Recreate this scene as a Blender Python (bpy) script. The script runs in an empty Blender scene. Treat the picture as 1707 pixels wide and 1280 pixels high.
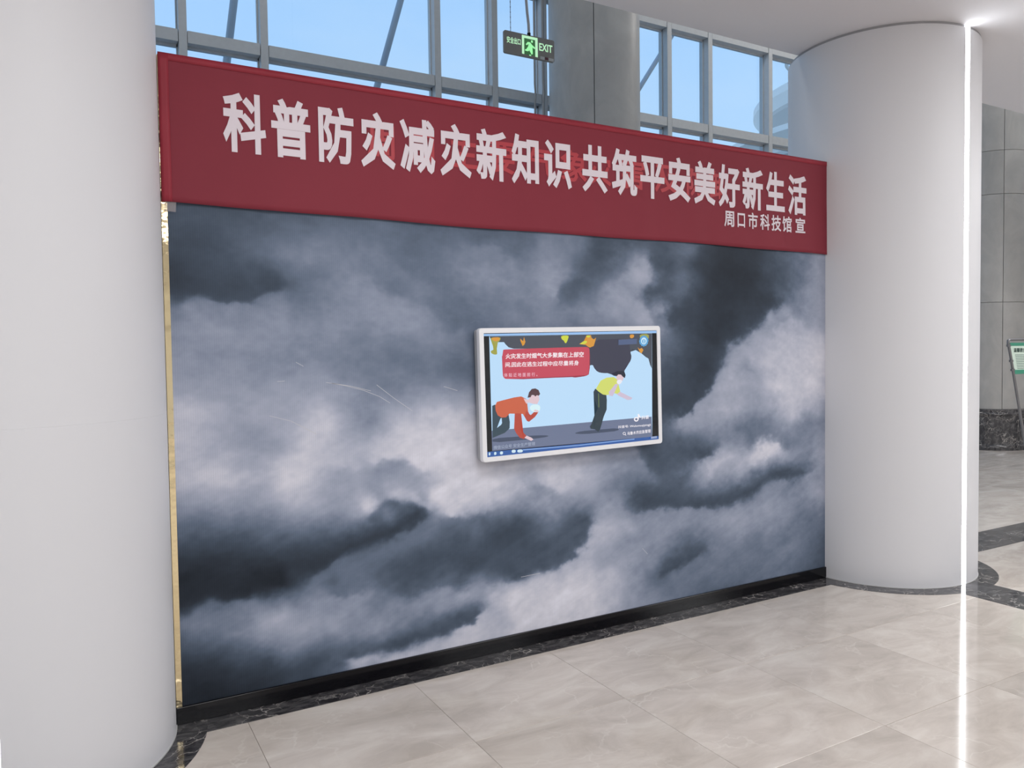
import bpy, bmesh, math, random
import numpy as np
from mathutils import Vector, Matrix
random.seed(7)
S = bpy.context.scene
COL = S.collection

# ------------------------------------------------------------------ camera
F_PX, CAM_D, EYE = 1293.393, 3.73488, 1.64
RR = Vector((0.86988844, -0.49305708, -0.0137408))
UU = Vector((0.03029345, 0.02559934, 0.99921318))
FW = Vector((0.49231738, 0.86962026, -0.03720497))
cam = bpy.data.cameras.new('camera')
cam.sensor_width = 36.0
cam.lens = F_PX / 1707.0 * 36.0
cam.clip_end = 500
co = bpy.data.objects.new('camera', cam)
COL.objects.link(co)
m = Matrix(((RR.x, UU.x, -FW.x, 0), (RR.y, UU.y, -FW.y, -CAM_D), (RR.z, UU.z, -FW.z, EYE), (0, 0, 0, 1)))
co.matrix_world = m
S.camera = co

# ------------------------------------------------------------------ world, lights, exposure
S.view_settings.view_transform = 'Standard'
S.view_settings.look = 'None'
S.view_settings.gamma = 1.0
S.view_settings.exposure = 0.0
S.view_settings.use_curve_mapping = False
W = bpy.data.worlds.new('sky')
S.world = W
W.use_nodes = True
nt = W.node_tree
nt.nodes.clear()
o = nt.nodes.new('ShaderNodeOutputWorld')
bg = nt.nodes.new('ShaderNodeBackground')
tc = nt.nodes.new('ShaderNodeTexCoord')
sp = nt.nodes.new('ShaderNodeSeparateXYZ')
cr = nt.nodes.new('ShaderNodeValToRGB')
nz = nt.nodes.new('ShaderNodeTexNoise')
nz.inputs['Scale'].default_value = 3.0
nz.inputs['Detail'].default_value = 5
mp = nt.nodes.new('ShaderNodeMapping')
mp.inputs['Scale'].default_value = (1, 1, 3)
cm = nt.nodes.new('ShaderNodeMapRange')
cm.inputs[1].default_value = 0.5
cm.inputs[2].default_value = 0.8
cm.inputs[4].default_value = 0.35
mx = nt.nodes.new('ShaderNodeMixRGB')
mx.inputs[2].default_value = (0.72, 0.86, 1.0, 1)
cr.color_ramp.elements[0].position = 0.0
cr.color_ramp.elements[0].color = (0.62, 0.82, 1.0, 1)
cr.color_ramp.elements[1].position = 0.75
cr.color_ramp.elements[1].color = (0.34, 0.58, 0.95, 1)
e = cr.color_ramp.elements.new(0.38)
e.color = (0.45, 0.70, 1.05, 1)
L = nt.links.new
L(tc.outputs['Generated'], sp.inputs[0])
L(sp.outputs['Z'], cr.inputs[0])
L(tc.outputs['Generated'], mp.inputs[0])
L(mp.outputs[0], nz.inputs[0])
L(nz.outputs['Fac'], cm.inputs[0])
L(cm.outputs[0], mx.inputs[0])
L(cr.outputs[0], mx.inputs[1])
L(mx.outputs[0], bg.inputs[0])
bg.inputs[1].default_value = 1.0
L(bg.outputs[0], o.inputs[0])

CEIL = 3.83          # height of the low ceiling
CEDGE = 0.285        # y where the low ceiling stops and the tall atrium begins


def area(name, loc, sx, sy, power, color=(0.985, 0.99, 1.0), rot=(0, 0, 0)):
    l = bpy.data.lights.new(name, 'AREA')
    l.shape = 'RECTANGLE'
    l.size, l.size_y, l.energy, l.color = sx, sy, power, color
    ob = bpy.data.objects.new(name, l)
    ob.location = loc
    ob.rotation_euler = rot
    COL.objects.link(ob)
    return ob


# ceiling lamps of the hall the photographer stands in
for lx in (-3.2, 1.6, 6.4, 11.2):
    for ly in (-2.6, -5.4, -8.6):
        area('ceiling_lamp_and_fill', (lx, ly, CEIL - 0.02), 1.8, 1.2, 49 if lx < 10 else 80)
area('ceiling_lamp_and_fill', (11.0, -0.9, CEIL - 0.02), 1.6, 0.9, 45)  # extra fill light, added to brighten the far stone column
# fill lights added high in the atrium to lift window frames and stone columns
for lx in (1.5, 7.5, 13.5):
    area('atrium_fill_light', (lx, 2.3, 8.9), 1.2, 1.2, 60 if lx < 10 else 130, (1.0, 0.96, 0.91))


# ------------------------------------------------------------------ colour + material helpers
def s2l(c):
    return tuple(((v / 255.0) / 12.92 if v / 255.0 <= 0.04045 else ((v / 255.0 + 0.055) / 1.055) ** 2.4) for v in c)


MATS = {}


def mat(name, rgb=None, rough=0.5, metal=0.0, coat=0.0, emis=None, es=1.0, spec=0.5, var=0.0, bump=0.0, bscale=20.0):
    if name in MATS:
        return MATS[name]
    m_ = bpy.data.materials.new(name)
    m_.use_nodes = True
    n = m_.node_tree
    b = n.nodes['Principled BSDF']
    c = rgb if rgb is not None else (0.0, 0.0, 0.0)
    b.inputs['Base Color'].default_value = (*c, 1)
    b.inputs['Roughness'].default_value = rough
    b.inputs['Metallic'].default_value = metal
    b.inputs['Coat Weight'].default_value = coat
    b.inputs['Specular IOR Level'].default_value = spec
    if emis is not None:
        b.inputs['Emission Color'].default_value = (*emis, 1)
        b.inputs['Emission Strength'].default_value = es
    if var or bump:
        t = n.nodes.new('ShaderNodeTexCoord')
        z = n.nodes.new('ShaderNodeTexNoise')
        z.inputs['Scale'].default_value = bscale
        z.inputs['Detail'].default_value = 4
        n.links.new(t.outputs['Object'], z.inputs['Vector'])
        if var:
            q = n.nodes.new('ShaderNodeMapRange')
            q.inputs[1].default_value, q.inputs[2].default_value = 0.25, 0.75
            q.inputs[3].default_value, q.inputs[4].default_value = 1 - var, 1 + var
            n.links.new(z.outputs['Fac'], q.inputs[0])
            h = n.nodes.new('ShaderNodeVectorMath')
            h.operation = 'SCALE'
            h.inputs[0].default_value = c
            n.links.new(q.outputs[0], h.inputs['Scale'])
            n.links.new(h.outputs[0], b.inputs['Base Color'])
        if bump:
            u = n.nodes.new('ShaderNodeBump')
            u.inputs['Strength'].default_value = bump
            u.inputs['Distance'].default_value = 0.01
            n.links.new(z.outputs['Fac'], u.inputs['Height'])
            n.links.new(u.outputs[0], b.inputs['Normal'])
    MATS[name] = m_
    return m_


def marble(name, base, light, dark, rough, veins=0.0, scale=1.0, vein_col=(0.75, 0.73, 0.7), rand=0.06, vsc=6.0):
    """polished stone: clouded noise, a tint per slab, thin warped veins"""
    m_ = bpy.data.materials.new(name)
    m_.use_nodes = True
    n = m_.node_tree
    k = n.links.new
    b = n.nodes['Principled BSDF']
    g = n.nodes.new('ShaderNodeNewGeometry')
    oi = n.nodes.new('ShaderNodeObjectInfo')
    off = n.nodes.new('ShaderNodeVectorMath')
    off.operation = 'MULTIPLY_ADD'
    off.inputs[1].default_value = (1, 1, 1)
    sc_ = n.nodes.new('ShaderNodeVectorMath')
    sc_.operation = 'SCALE'
    sc_.inputs[0].default_value = (37.0, 17.0, 5.0)
    k(oi.outputs['Random'], sc_.inputs['Scale'])
    k(g.outputs['Position'], off.inputs[0])
    k(sc_.outputs[0], off.inputs[2])
    n1 = n.nodes.new('ShaderNodeTexNoise')
    n1.inputs['Scale'].default_value = 2.6 * scale
    n1.inputs['Detail'].default_value = 8
    n1.inputs['Roughness'].default_value = 0.62
    n1.inputs['Distortion'].default_value = 0.6
    mp1 = n.nodes.new('ShaderNodeMapping')
    mp1.inputs['Scale'].default_value = (1.0, 2.2, 1.0)
    mp1.inputs['Rotation'].default_value = (0, 0, 0.5)
    k(off.outputs[0], mp1.inputs[0])
    k(mp1.outputs[0], n1.inputs['Vector'])
    r1 = n.nodes.new('ShaderNodeValToRGB')
    r1.color_ramp.elements[0].position = 0.32
    r1.color_ramp.elements[0].color = (*dark, 1)
    r1.color_ramp.elements[1].position = 0.70
    r1.color_ramp.elements[1].color = (*light, 1)
    e_ = r1.color_ramp.elements.new(0.5)
    e_.color = (*base, 1)
    k(n1.outputs['Fac'], r1.inputs[0])
    col = r1.outputs[0]
    if veins:
        v = n.nodes.new('ShaderNodeTexVoronoi')
        v.feature = 'DISTANCE_TO_EDGE'
        v.inputs['Scale'].default_value = vsc
        w = n.nodes.new('ShaderNodeTexNoise')
        w.inputs['Scale'].default_value = 4.0
        w.inputs['Detail'].default_value = 6
        k(off.outputs[0], w.inputs['Vector'])
        ws = n.nodes.new('ShaderNodeVectorMath')
        ws.operation = 'MULTIPLY_ADD'
        ws.inputs[1].default_value = (0.5, 0.5, 0.5)
        k(w.outputs['Color'], ws.inputs[0])
        k(off.outputs[0], ws.inputs[2])
        k(ws.outputs[0], v.inputs['Vector'])
        r2 = n.nodes.new('ShaderNodeMapRange')
        r2.inputs[1].default_value, r2.inputs[2].default_value = 0.0, 0.028
        r2.inputs[3].default_value, r2.inputs[4].default_value = 1.0, 0.0
        k(v.outputs['Distance'], r2.inputs[0])
        w2 = n.nodes.new('ShaderNodeTexNoise')
        w2.inputs['Scale'].default_value = 5.0
        k(off.outputs[0], w2.inputs['Vector'])
        r3 = n.nodes.new('ShaderNodeMapRange')
        r3.inputs[1].default_value, r3.inputs[2].default_value = 0.42, 0.66
        r3.inputs[4].default_value = veins
        k(w2.outputs['Fac'], r3.inputs[0])
        mm = n.nodes.new('ShaderNodeMath')
        mm.operation = 'MULTIPLY'
        k(r2.outputs[0], mm.inputs[0])
        k(r3.outputs[0], mm.inputs[1])
        mc = n.nodes.new('ShaderNodeMixRGB')
        mc.inputs[2].default_value = (*vein_col, 1)
        k(mm.outputs[0], mc.inputs[0])
        k(col, mc.inputs[1])
        col = mc.outputs[0]
    rm = n.nodes.new('ShaderNodeMapRange')
    rm.inputs[3].default_value, rm.inputs[4].default_value = 1 - rand, 1 + rand
    k(oi.outputs['Random'], rm.inputs[0])
    fs = n.nodes.new('ShaderNodeVectorMath')
    fs.operation = 'SCALE'
    k(col, fs.inputs[0])
    k(rm.outputs[0], fs.inputs['Scale'])
    k(fs.outputs[0], b.inputs['Base Color'])
    b.inputs['Roughness'].default_value = rough
    b.inputs['Specular IOR Level'].default_value = 0.5
    MATS[name] = m_
    return m_


M_white = mat('white_column_paint', (0.765, 0.77, 0.80), 0.5, spec=0.4)
M_ceil = mat('ceiling_paint', (0.78, 0.77, 0.80), 0.75)
M_wall = mat('wall_paint', (0.80, 0.79, 0.77), 0.7, var=0.02)
M_led = mat('led_diffuser', (0.9, 0.9, 0.9), 0.5, emis=(0.93, 0.97, 1.0), es=12.0)
M_gap = mat('shadow_gap', (0.22, 0.22, 0.23), 0.6)
M_frame = mat('window_aluminium', (0.54, 0.565, 0.585), 0.42, metal=0.1, var=0.04)
M_gold = mat('gold_mirror_trim', (0.93, 0.79, 0.50), 0.08, metal=1.0, bump=1.0, bscale=4.0)
M_plinth = mat('black_gloss_plinth', (0.004, 0.004, 0.006), 0.12, spec=0.3)
M_wallside = mat('partition_body', (0.5, 0.5, 0.5), 0.6)
M_tile = marble('beige_marble', (0.62, 0.56, 0.505), (0.72, 0.67, 0.61), (0.52, 0.465, 0.415), 0.085, veins=0.5,
                vein_col=(0.76, 0.72, 0.66), rand=0.04, vsc=3.0)
M_grout = mat('grout', (0.33, 0.30, 0.27), 0.7)
M_dark = marble('dark_marble', (0.060, 0.058, 0.062), (0.15, 0.145, 0.145), (0.022, 0.022, 0.026), 0.10, veins=1.0,
                scale=4.5, vein_col=(0.62, 0.58, 0.54), rand=0.1, vsc=8.0)
M_stone = marble('grey_stone_cladding', (0.44, 0.43, 0.415), (0.50, 0.49, 0.47), (0.39, 0.385, 0.375), 0.4, rand=0.05, scale=0.8)
M_grey = mat('grey_metal', (0.23, 0.23, 0.24), 0.4, metal=0.6)
M_strut = mat('strut_paint', (0.42, 0.48, 0.56), 0.5)

# glass: thin clear pane
M_glass = bpy.data.materials.new('window_glass')
M_glass.use_nodes = True
_n = M_glass.node_tree
_n.nodes.clear()
_o = _n.nodes.new('ShaderNodeOutputMaterial')
_t = _n.nodes.new('ShaderNodeBsdfTransparent')
_t.inputs[0].default_value = (0.93, 0.97, 0.99, 1)
_g = _n.nodes.new('ShaderNodeBsdfGlossy')
_g.inputs['Roughness'].default_value = 0.02
_l = _n.nodes.new('ShaderNodeLayerWeight')
_l.inputs['Blend'].default_value = 0.5
_p = _n.nodes.new('ShaderNodeMath')
_p.operation = 'POWER'
_p.inputs[1].default_value = 5.0
_n.links.new(_l.outputs['Facing'], _p.inputs[0])
_f = _n.nodes.new('ShaderNodeMath')
_f.operation = 'MULTIPLY_ADD'
_f.inputs[1].default_value = 0.6
_f.inputs[2].default_value = 0.02
_n.links.new(_p.outputs[0], _f.inputs[0])
_m = _n.nodes.new('ShaderNodeMixShader')
_n.links.new(_f.outputs[0], _m.inputs[0])
_n.links.new(_t.outputs[0], _m.inputs[1])
_n.links.new(_g.outputs[0], _m.inputs[2])
_n.links.new(_m.outputs[0], _o.inputs[0])


# ------------------------------------------------------------------ mesh helpers
class MB:
    def __init__(s):
        s.v, s.f, s.mi = [], [], []

    def add(s, vs, fs, mi=0):
        b = len(s.v)
        s.v += [tuple(p) for p in vs]
        s.f += [tuple(b + i for i in q) for q in fs]
        s.mi += [mi] * len(fs)
        return s

    def box(s, x0, x1, y0, y1, z0, z1, mi=0):
        vs = [(x, y, z) for z in (z0, z1) for y in (y0, y1) for x in (x0, x1)]
        return s.add(vs, [(0, 2, 3, 1), (4, 5, 7, 6), (0, 1, 5, 4), (2, 6, 7, 3), (0, 4, 6, 2), (1, 3, 7, 5)], mi)

    def tube(s, pts, r, seg=12, mi=0, closed=False):
        pts = [Vector(p) for p in pts]
        n = len(pts)
        vs, fs = [], []
        prev = None
        for i, p in enumerate(pts):
            if closed:
                t = (pts[(i + 1) % n] - pts[i - 1]).normalized()
            else:
                t = (pts[min(i + 1, n - 1)] - pts[max(i - 1, 0)]).normalized()
            a = prev if prev is not None else (Vector((0, 0, 1)) if abs(t.z) < 0.9 else Vector((1, 0, 0)))
            u = (a - t * a.dot(t)).normalized()
            w = t.cross(u)
            prev = u
            for k in range(seg):
                an = 2 * math.pi * k / seg
                vs.append(p + u * (r * math.cos(an)) + w * (r * math.sin(an)))
        for i in range(n if closed else n - 1):
            j = (i + 1) % n
            for k in range(seg):
                k2 = (k + 1) % seg
                fs.append((i * seg + k, i * seg + k2, j * seg + k2, j * seg + k))
        if not closed:
            fs.append(tuple(range(seg - 1, -1, -1)))
            fs.append(tuple((n - 1) * seg + k for k in range(seg)))
        return s.add(vs, fs, mi)

    def lathe(s, prof, cx=0, cy=0, seg=64, a0=0, a1=2 * math.pi, mi=0, caps=False):
        full = abs(a1 - a0 - 2 * math.pi) < 1e-6
        na = seg if full else seg + 1
        vs = []
        for i in range(na):
            a = a0 + (a1 - a0) * i / seg
            for r, z in prof:
                vs.append((cx + r * math.cos(a), cy + r * math.sin(a), z))
        P = len(prof)
        fs = []
        for i in range(seg):
            j = (i + 1) % na
            for k in range(P - 1):
                fs.append((i * P + k, j * P + k, j * P + k + 1, i * P + k + 1))
        if caps and not full:
            fs.append(tuple(range(P)))
            fs.append(tuple(seg * P + k for k in range(P - 1, -1, -1)))
        return s.add(vs, fs, mi)

    def poly(s, pts, mi=0):
        return s.add(pts, [tuple(range(len(pts)))], mi)

    def build(s, name, mats, parent=None, smooth=False, bevel=0.0, loc=None):
        me = bpy.data.meshes.new(name)
        me.from_pydata([tuple(p) for p in s.v], [], s.f)
        if not isinstance(mats, (list, tuple)):
            mats = [mats]
        for q in mats:
            me.materials.append(q)
        if len(mats) > 1:
            me.polygons.foreach_set('material_index', s.mi)
        me.update()
        if smooth:
            me.polygons.foreach_set('use_smooth', [True] * len(me.polygons))
            try:
                me.set_sharp_from_angle(angle=math.radians(35))
            except Exception:
                pass
        ob = bpy.data.objects.new(name, me)
        COL.objects.link(ob)
        if parent is not None:
            ob.parent = parent
        if loc is not None:
            ob.location = loc
        if bevel:
            bm = ob.modifiers.new('bevel', 'BEVEL')
            bm.width = bevel
            bm.segments = 2
            bm.limit_method = 'ANGLE'
        return ob


def link(name, me, parent=None, loc=None):
    ob = bpy.data.objects.new(name, me)
    COL.objects.link(ob)
    if parent is not None:
        ob.parent = parent
    if loc is not None:
        ob.location = loc
    return ob


def empty(name, loc=(0, 0, 0)):
    ob = bpy.data.objects.new(name, None)
    ob.empty_display_size = 0.1
    ob.location = loc
    COL.objects.link(ob)
    return ob


def tag(ob, label, cat, group=None):
    ob['label'] = label
    ob['category'] = cat
    if group:
        ob['group'] = group
    return ob


def struct(ob):
    ob['kind'] = 'structure'
    return ob


def text_mesh(body, bold=0.0, res=2):
    """flat lettering as (Nx3 vertex array, faces; third column -1..1 is relief) at size 1; bold widens the strokes"""
    c = bpy.data.curves.new('t', 'FONT')
    c.body = body
    c.size = 1.0
    c.resolution_u = res
    c.fill_mode = 'FRONT'
    c.bevel_depth = bold
    c.bevel_resolution = 0
    ob = bpy.data.objects.new('t', c)
    COL.objects.link(ob)
    dg = bpy.context.evaluated_depsgraph_get()
    dg.update()
    me = bpy.data.meshes.new_from_object(ob.evaluated_get(dg))
    vs = np.zeros(len(me.vertices) * 3)
    me.vertices.foreach_get('co', vs)
    vs = vs.reshape(-1, 3).copy()
    if bold:
        vs[:, 2] /= bold
        front = vs[vs[:, 2] > 0.9]
        for k_ in (0, 1):      # mitre spikes stay within the glyph
            vs[:, k_] = np.clip(vs[:, k_], front[:, k_].min() - bold, front[:, k_].max() + bold)
    fs = [tuple(p.vertices) for p in me.polygons]
    bpy.data.objects.remove(ob)
    bpy.data.curves.remove(c)
    bpy.data.meshes.remove(me)
    return vs, fs


# ------------------------------------------------------------------ floor, ceiling, walls
XL, XR, YB, YW = -8.0, 22.0, -12.0, 4.58      # shell: left, right, back, window line
floor = struct(MB().box(XL, XR, YB, YW, -0.12, -0.006).build('floor', M_grout))
T = 0.8
J = 0.0008
tiles_me = {}


def tile_mesh(w, d):
    key = (round(w, 3), round(d, 3))
    if key not in tiles_me:
        me = bpy.data.meshes.new('tile')
        c = 0.0012
        vs = [(x, y, -0.006) for x, y in ((-w / 2, -d / 2), (w / 2, -d / 2), (w / 2, d / 2), (-w / 2, d / 2))]
        vs += [(x, y, -c * 0.6) for x, y, _ in vs[:4]]
        vs += [(x - math.copysign(c, x), y - math.copysign(c, y), 0) for x, y, _ in vs[:4]]
        fs = [(8, 9, 10, 11)]
        for a in (0, 4):
            for i in range(4):
                j = (i + 1) % 4
                fs.append((a + i, a + j, a + 4 + j, a + 4 + i))
        me.from_pydata(vs, [], fs)
        me.materials.append(M_tile)
        tiles_me[key] = me
    return tiles_me[key]


xs = [0.642 + T * i for i in range(-5, 18)]
ys_front = [-0.1396, -0.827, -1.627, -2.427, -3.227, -4.027, -4.827]
ys_back = [-0.1396, 0.66, 1.46, 2.26, 3.06, 3.86, 4.3]
for i in range(len(xs) - 1):
    for rows in (ys_front, ys_back):
        for j in range(len(rows) - 1):
            a, b = sorted((rows[j], rows[j + 1]))
            if rows is ys_back and xs[i] < 4.5:
                continue
            me = tile_mesh(xs[i + 1] - xs[i] - 2 * J, b - a - 2 * J)
            link('tile', me, floor, ((xs[i] + xs[i + 1]) / 2, (a + b) / 2, 0))
# the polished floor further off, too far to tell its tiles apart
far = MB()
far.box(XL, xs[0] - J, YB, YW - 0.3, -0.006, 0)
far.box(xs[-1] + J, XR, YB, YW - 0.3, -0.006, 0)
far.box(xs[0], xs[-1], YB, ys_front[-1] - J, -0.006, 0)
far.box(xs[0], 4.6, -0.138, YW - 0.3, -0.006, 0)
ft = far.build('far_tiles', M_tile, floor)
ft['kind'] = 'stuff'

# dark marble inlays
CR, CL = (5.35, 0.03), (-0.296, 0.04)
RC, RO = 0.655, 0.785


def slab(pts, name='marble_strip', h=0.0012):
    n = len(pts)
    vs = [(x, y, -0.004) for x, y in pts] + [(x, y, h) for x, y in pts]
    fs = [tuple(range(2 * n - 1, n - 1, -1))[::-1]]
    for i in range(n):
        j = (i + 1) % n
        fs.append((i, j, n + j, n + i))
    ob = MB().add(vs, fs).build(name, M_dark, floor)
    return ob


def rect(x0, x1, y0, y1, name='marble_strip', h=0.0012):
    return slab([(x0, y0), (x1, y0), (x1, y1), (x0, y1)], name, h)


# strip in front of the display wall, in slabs
bx = [0.30, 1.45, 2.62, 3.60, 4.72]
for a, b in zip(bx[:-1], bx[1:]):
    rect(a + 0.0006, b - 0.0006, -0.1396, 0.03)
for (cx, cy) in (CR, CL):
    for q in range(6):
        a0 = q * math.pi / 3 + 0.3
        n = 16
        P = [(cx + RO * math.cos(a0 + (math.pi / 3 - 0.001) * i / n), cy + RO * math.sin(a0 + (math.pi / 3 - 0.001) * i / n)) for i in range(n + 1)]
        P += [(cx + (RC - 0.02) * math.cos(a0 + (math.pi / 3 - 0.001) * i / n), cy + (RC - 0.02) * math.sin(a0 + (math.pi / 3 - 0.001) * i / n)) for i in range(n, -1, -1)]
        slab(P, 'marble_ring_piece', 0.0016)
for k in range(5):
    rect(5.145, 5.516, -0.74 - 0.9 * (k + 1) + 0.001, -0.74 - 0.9 * k)
    rect(-0.48, -0.11, -0.74 - 0.9 * (k + 1) + 0.001, -0.74 - 0.9 * k)
for k in range(8):
    rect(6.10 + 1.2 * k, 6.10 + 1.2 * (k + 1) - 0.001, -0.178, 0.21)
for k in range(4):
    rect(-1.05 - 1.2 * (k + 1) + 0.001, -1.05 - 1.2 * k, -0.178, 0.21)

ceiling = struct(MB().box(XL, XR, YB, CEDGE, CEIL, CEIL + 0.45).build('ceiling', M_ceil))
struct(MB().box(XL, XR, CEDGE - 0.1, YW + 0.4, 9.0, 9.2).build('ceiling_atrium', M_ceil))
struct(MB().box(XL, XR, CEDGE - 0.3, CEDGE - 0.1, CEIL + 0.45, 9.0).build('wall_upper', M_wall))
struct(MB().box(XL - 0.2, XL, YB, YW + 0.4, -0.12, 9.2).build('wall_left', M_wall))
struct(MB().box(XR, XR + 0.2, YB, YW + 0.4, -0.12, 9.2).build('wall_right', M_wall))
struct(MB().box(XL, XR, YB - 0.2, YB, -0.12, CEIL + 0.45).build('wall_back', M_wall))
struct(MB().box(XL, XR, 4.40, YW + 0.1, -0.12, 0.35).build('wall_front', M_stone))

# ------------------------------------------------------------------ curtain wall windows
YF, MW, MD = 4.40, 0.075, 0.18


def window(name, rights, x0, x1):
    w = struct(empty(name, (x0, YF, 0.35)))
    edges = [x0] + rights + [x1]

    def loc(ob):
        ob.location = (-x0, -YF, -0.35)
        return ob
    for r in rights:
        b = MB().box(r - MW, r, YF, YF + MD, 0.35, 9.0)
        b.box(r - MW - 0.012, r + 0.012, YF + 0.10, YF + 0.135, 0.35, 9.0)
        loc(b.build('mullion', M_frame, w))
    zs = [0.35, 1.21, 2.41, 3.61, 4.81, 6.30, 7.50, 8.70, 9.0]
    for i in range(len(edges) - 1):
        a = edges[i]
        b = edges[i + 1] - (MW if i + 1 < len(edges) - 1 else 0)
        if b - a < 0.1:
            continue
        for z in zs[1:-1]:
            th = 0.30 if z == 6.30 else 0.115
            t = MB().box(a + 0.006, b - 0.006, YF + 0.004, YF + 0.12, z - th, z)
            t.box(a + 0.001, b - 0.001, YF + 0.10, YF + 0.135, z - th - 0.025, z + 0.012)
            loc(t.build('transom', M_frame, w))
        for z0, z1 in zip(zs[:-1], zs[1:]):
            p = MB().box(a, b, YF + 0.113, YF + 0.119, z0, z1 - (0 if z1 == 9.0 else (0.30 if z1 == 6.30 else 0.12)))
            loc(p.build('pane', M_glass, w))
    return w


window('window_1', [-6.6, -4.7, -3.9, -2.0, -0.85, 0.29, 1.059, 1.825, 3.74, 4.475, 5.16], -7.9, 5.33)
window('window_2', [5.75, 6.41, 7.146, 7.884, 9.07, 9.82, 10.6, 12.5, 13.28, 14.1, 16.0, 16.8, 18.7, 19.5], 5.336, 21.9)


# ------------------------------------------------------------------ stone-clad columns
def stone_column(x, y, R, label, seams, rot, base=True):
    c = empty('stone_column', (x, y, 0))
    tag(c, label, 'column', 'round grey stone columns by the windows')
    MB().lathe([(R - 0.03, 0), (R - 0.03, 9.0)], seg=48).build('core', M_gap, c, smooth=True)
    z0 = 0.66
    gi = 0
    zs = [z0] + seams + [9.0]
    for k in range(len(zs) - 1):
        a, b = zs[k] + 0.003, zs[k + 1] - 0.003
        for q in range(4):
            st = rot + q * math.pi / 2
            gap = 0.004 / R
            prof = [(R - 0.035, a), (R - 0.002, a), (R, a + 0.002), (R, b - 0.002), (R - 0.002, b), (R - 0.035, b)]
            MB().lathe(prof, seg=14, a0=st + gap, a1=st + math.pi / 2 - gap, caps=True).build('stone_slab', M_stone, c, smooth=True)
    Rb = R + 0.035
    prof = [(R - 0.05, 0), (Rb + 0.02, 0), (Rb + 0.02, 0.07), (Rb + 0.008, 0.09), (Rb, 0.10), (Rb, 0.55), (Rb + 0.012, 0.56),
            (Rb + 0.022, 0.585), (Rb + 0.012, 0.61), (Rb + 0.004, 0.62), (Rb + 0.004, 0.65), (R - 0.01, 0.665), (R - 0.05, 0.665)]
    for q in range(6):
        st = rot + 0.35 + q * math.pi / 3
        MB().lathe(prof, seg=10, a0=st + 0.003, a1=st + math.pi / 3 - 0.003, caps=True).build('base_block', M_dark, c, smooth=True)
    return c


a1_ = math.atan2(-CAM_D - 3.66, -5.33)
stone_column(5.33, 3.66, 0.52, 'round grey stone column rising behind the red banner, between the two windows', [2.38, 4.10, 6.6], a1_)
a2_ = math.atan2(3.231 - 3.68, 12.985 - 13.35)
stone_column(13.35, 3.68, 0.60, 'round grey stone column with a black marble base behind the poster stand', [2.38, 4.10, 4.79, 6.6], a2_)
# thin pipes running up beside the first stone column
for k, (px, py, r) in enumerate([(4.925, 4.12, 0.016), (4.87, 4.22, 0.012)]):
    p = MB().tube([(px, py, 0.0), (px, py, 4.62), (px + 0.01, py, 4.72), (px, py, 4.85), (px, py, 9.0)], r, 10)
    p = p.build('conduit_pipe', mat('pipe_grey', (0.36, 0.37, 0.38), 0.45), smooth=True)
    tag(p, ['thicker grey conduit pipe up the left side of the stone column',
            'thinner conduit pipe against the window mullion left of the stone column'][k], 'pipe')


# ------------------------------------------------------------------ white columns
def white_column(c, label, groove=None, la=0.0):
    e_ = empty('white_column', (c[0], c[1], 0))
    tag(e_, label, 'column')
    # the shaft leaves a vertical slot for the led strip at its front
    half = 0.026 / RC
    a0 = -math.pi / 2 + half + la
    a1 = a0 + 2 * math.pi - 2 * half
    if groove:
        prof = [(RC, 0.0), (RC, groove - 0.001), (RC - 0.0008, groove), (RC, groove + 0.001), (RC, CEIL - 0.018)]
    else:
        prof = [(RC, 0.0), (RC, CEIL - 0.018)]
    MB().lathe(prof + [(RC - 0.03, CEIL - 0.018), (0.02, CEIL - 0.018)], seg=128, a0=a0, a1=a1).build('shaft', M_white, e_, smooth=True)
    MB().lathe([(RC - 0.006, CEIL - 0.018), (RC - 0.006, CEIL)], seg=128).build('shadow_gap', mat('gap_grey', (0.40, 0.40, 0.42), 0.6), e_, smooth=True)
    MB().lathe([(RC + 0.004, 0), (RC + 0.004, 0.006), (RC - 0.004, 0.007)], seg=128, a0=a0, a1=a1).build('base_seal', mat('seal', (0.5, 0.5, 0.5), 0.6), e_)
    MB().lathe([(RC - 0.012, 0.0), (RC - 0.001, 0.0), (RC - 0.001, CEIL - 0.005), (RC - 0.012, CEIL - 0.005)], seg=4,
               a0=-math.pi / 2 - half + la, a1=-math.pi / 2 + half + la, caps=True).build('led_strip', M_led, e_)
    return e_


wr = white_column(CR, 'round white column right of the display wall, with a bright vertical light strip')
wl = white_column(CL, 'broad round white column filling the left edge, left of the display wall', 1.41, 0.026)

# ------------------------------------------------------------------ display wall
X0, X1, ZT = 0.358, 4.7235, 2.97
wall = empty('display_wall', (X0, 0, 0))
tag(wall, 'display wall between the white columns, printed with dark storm clouds, on a black plinth', 'partition')


def wp(ob, loc=None):
    ob.parent = wall
    ob.location = (-X0, 0, 0)
    return ob


wp(MB().box(X0 + 0.012, X1 - 0.016, 0.004, 0.16, 0.075, ZT - 0.005).build('wall_body', M_wallside))
wp(MB().box(X0, X1, -0.012, 0.175, 0.0, 0.080).build('plinth', M_plinth, bevel=0.003))
wp(MB().box(X0 + 0.002, X0 + 0.0265, -0.004, 0.17, 0.081, ZT).build('gold_trim', M_gold))
wp(MB().box(X1 - 0.014, X1 - 0.001, -0.004, 0.17, 0.081, ZT).build('gold_trim', M_gold))

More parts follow.
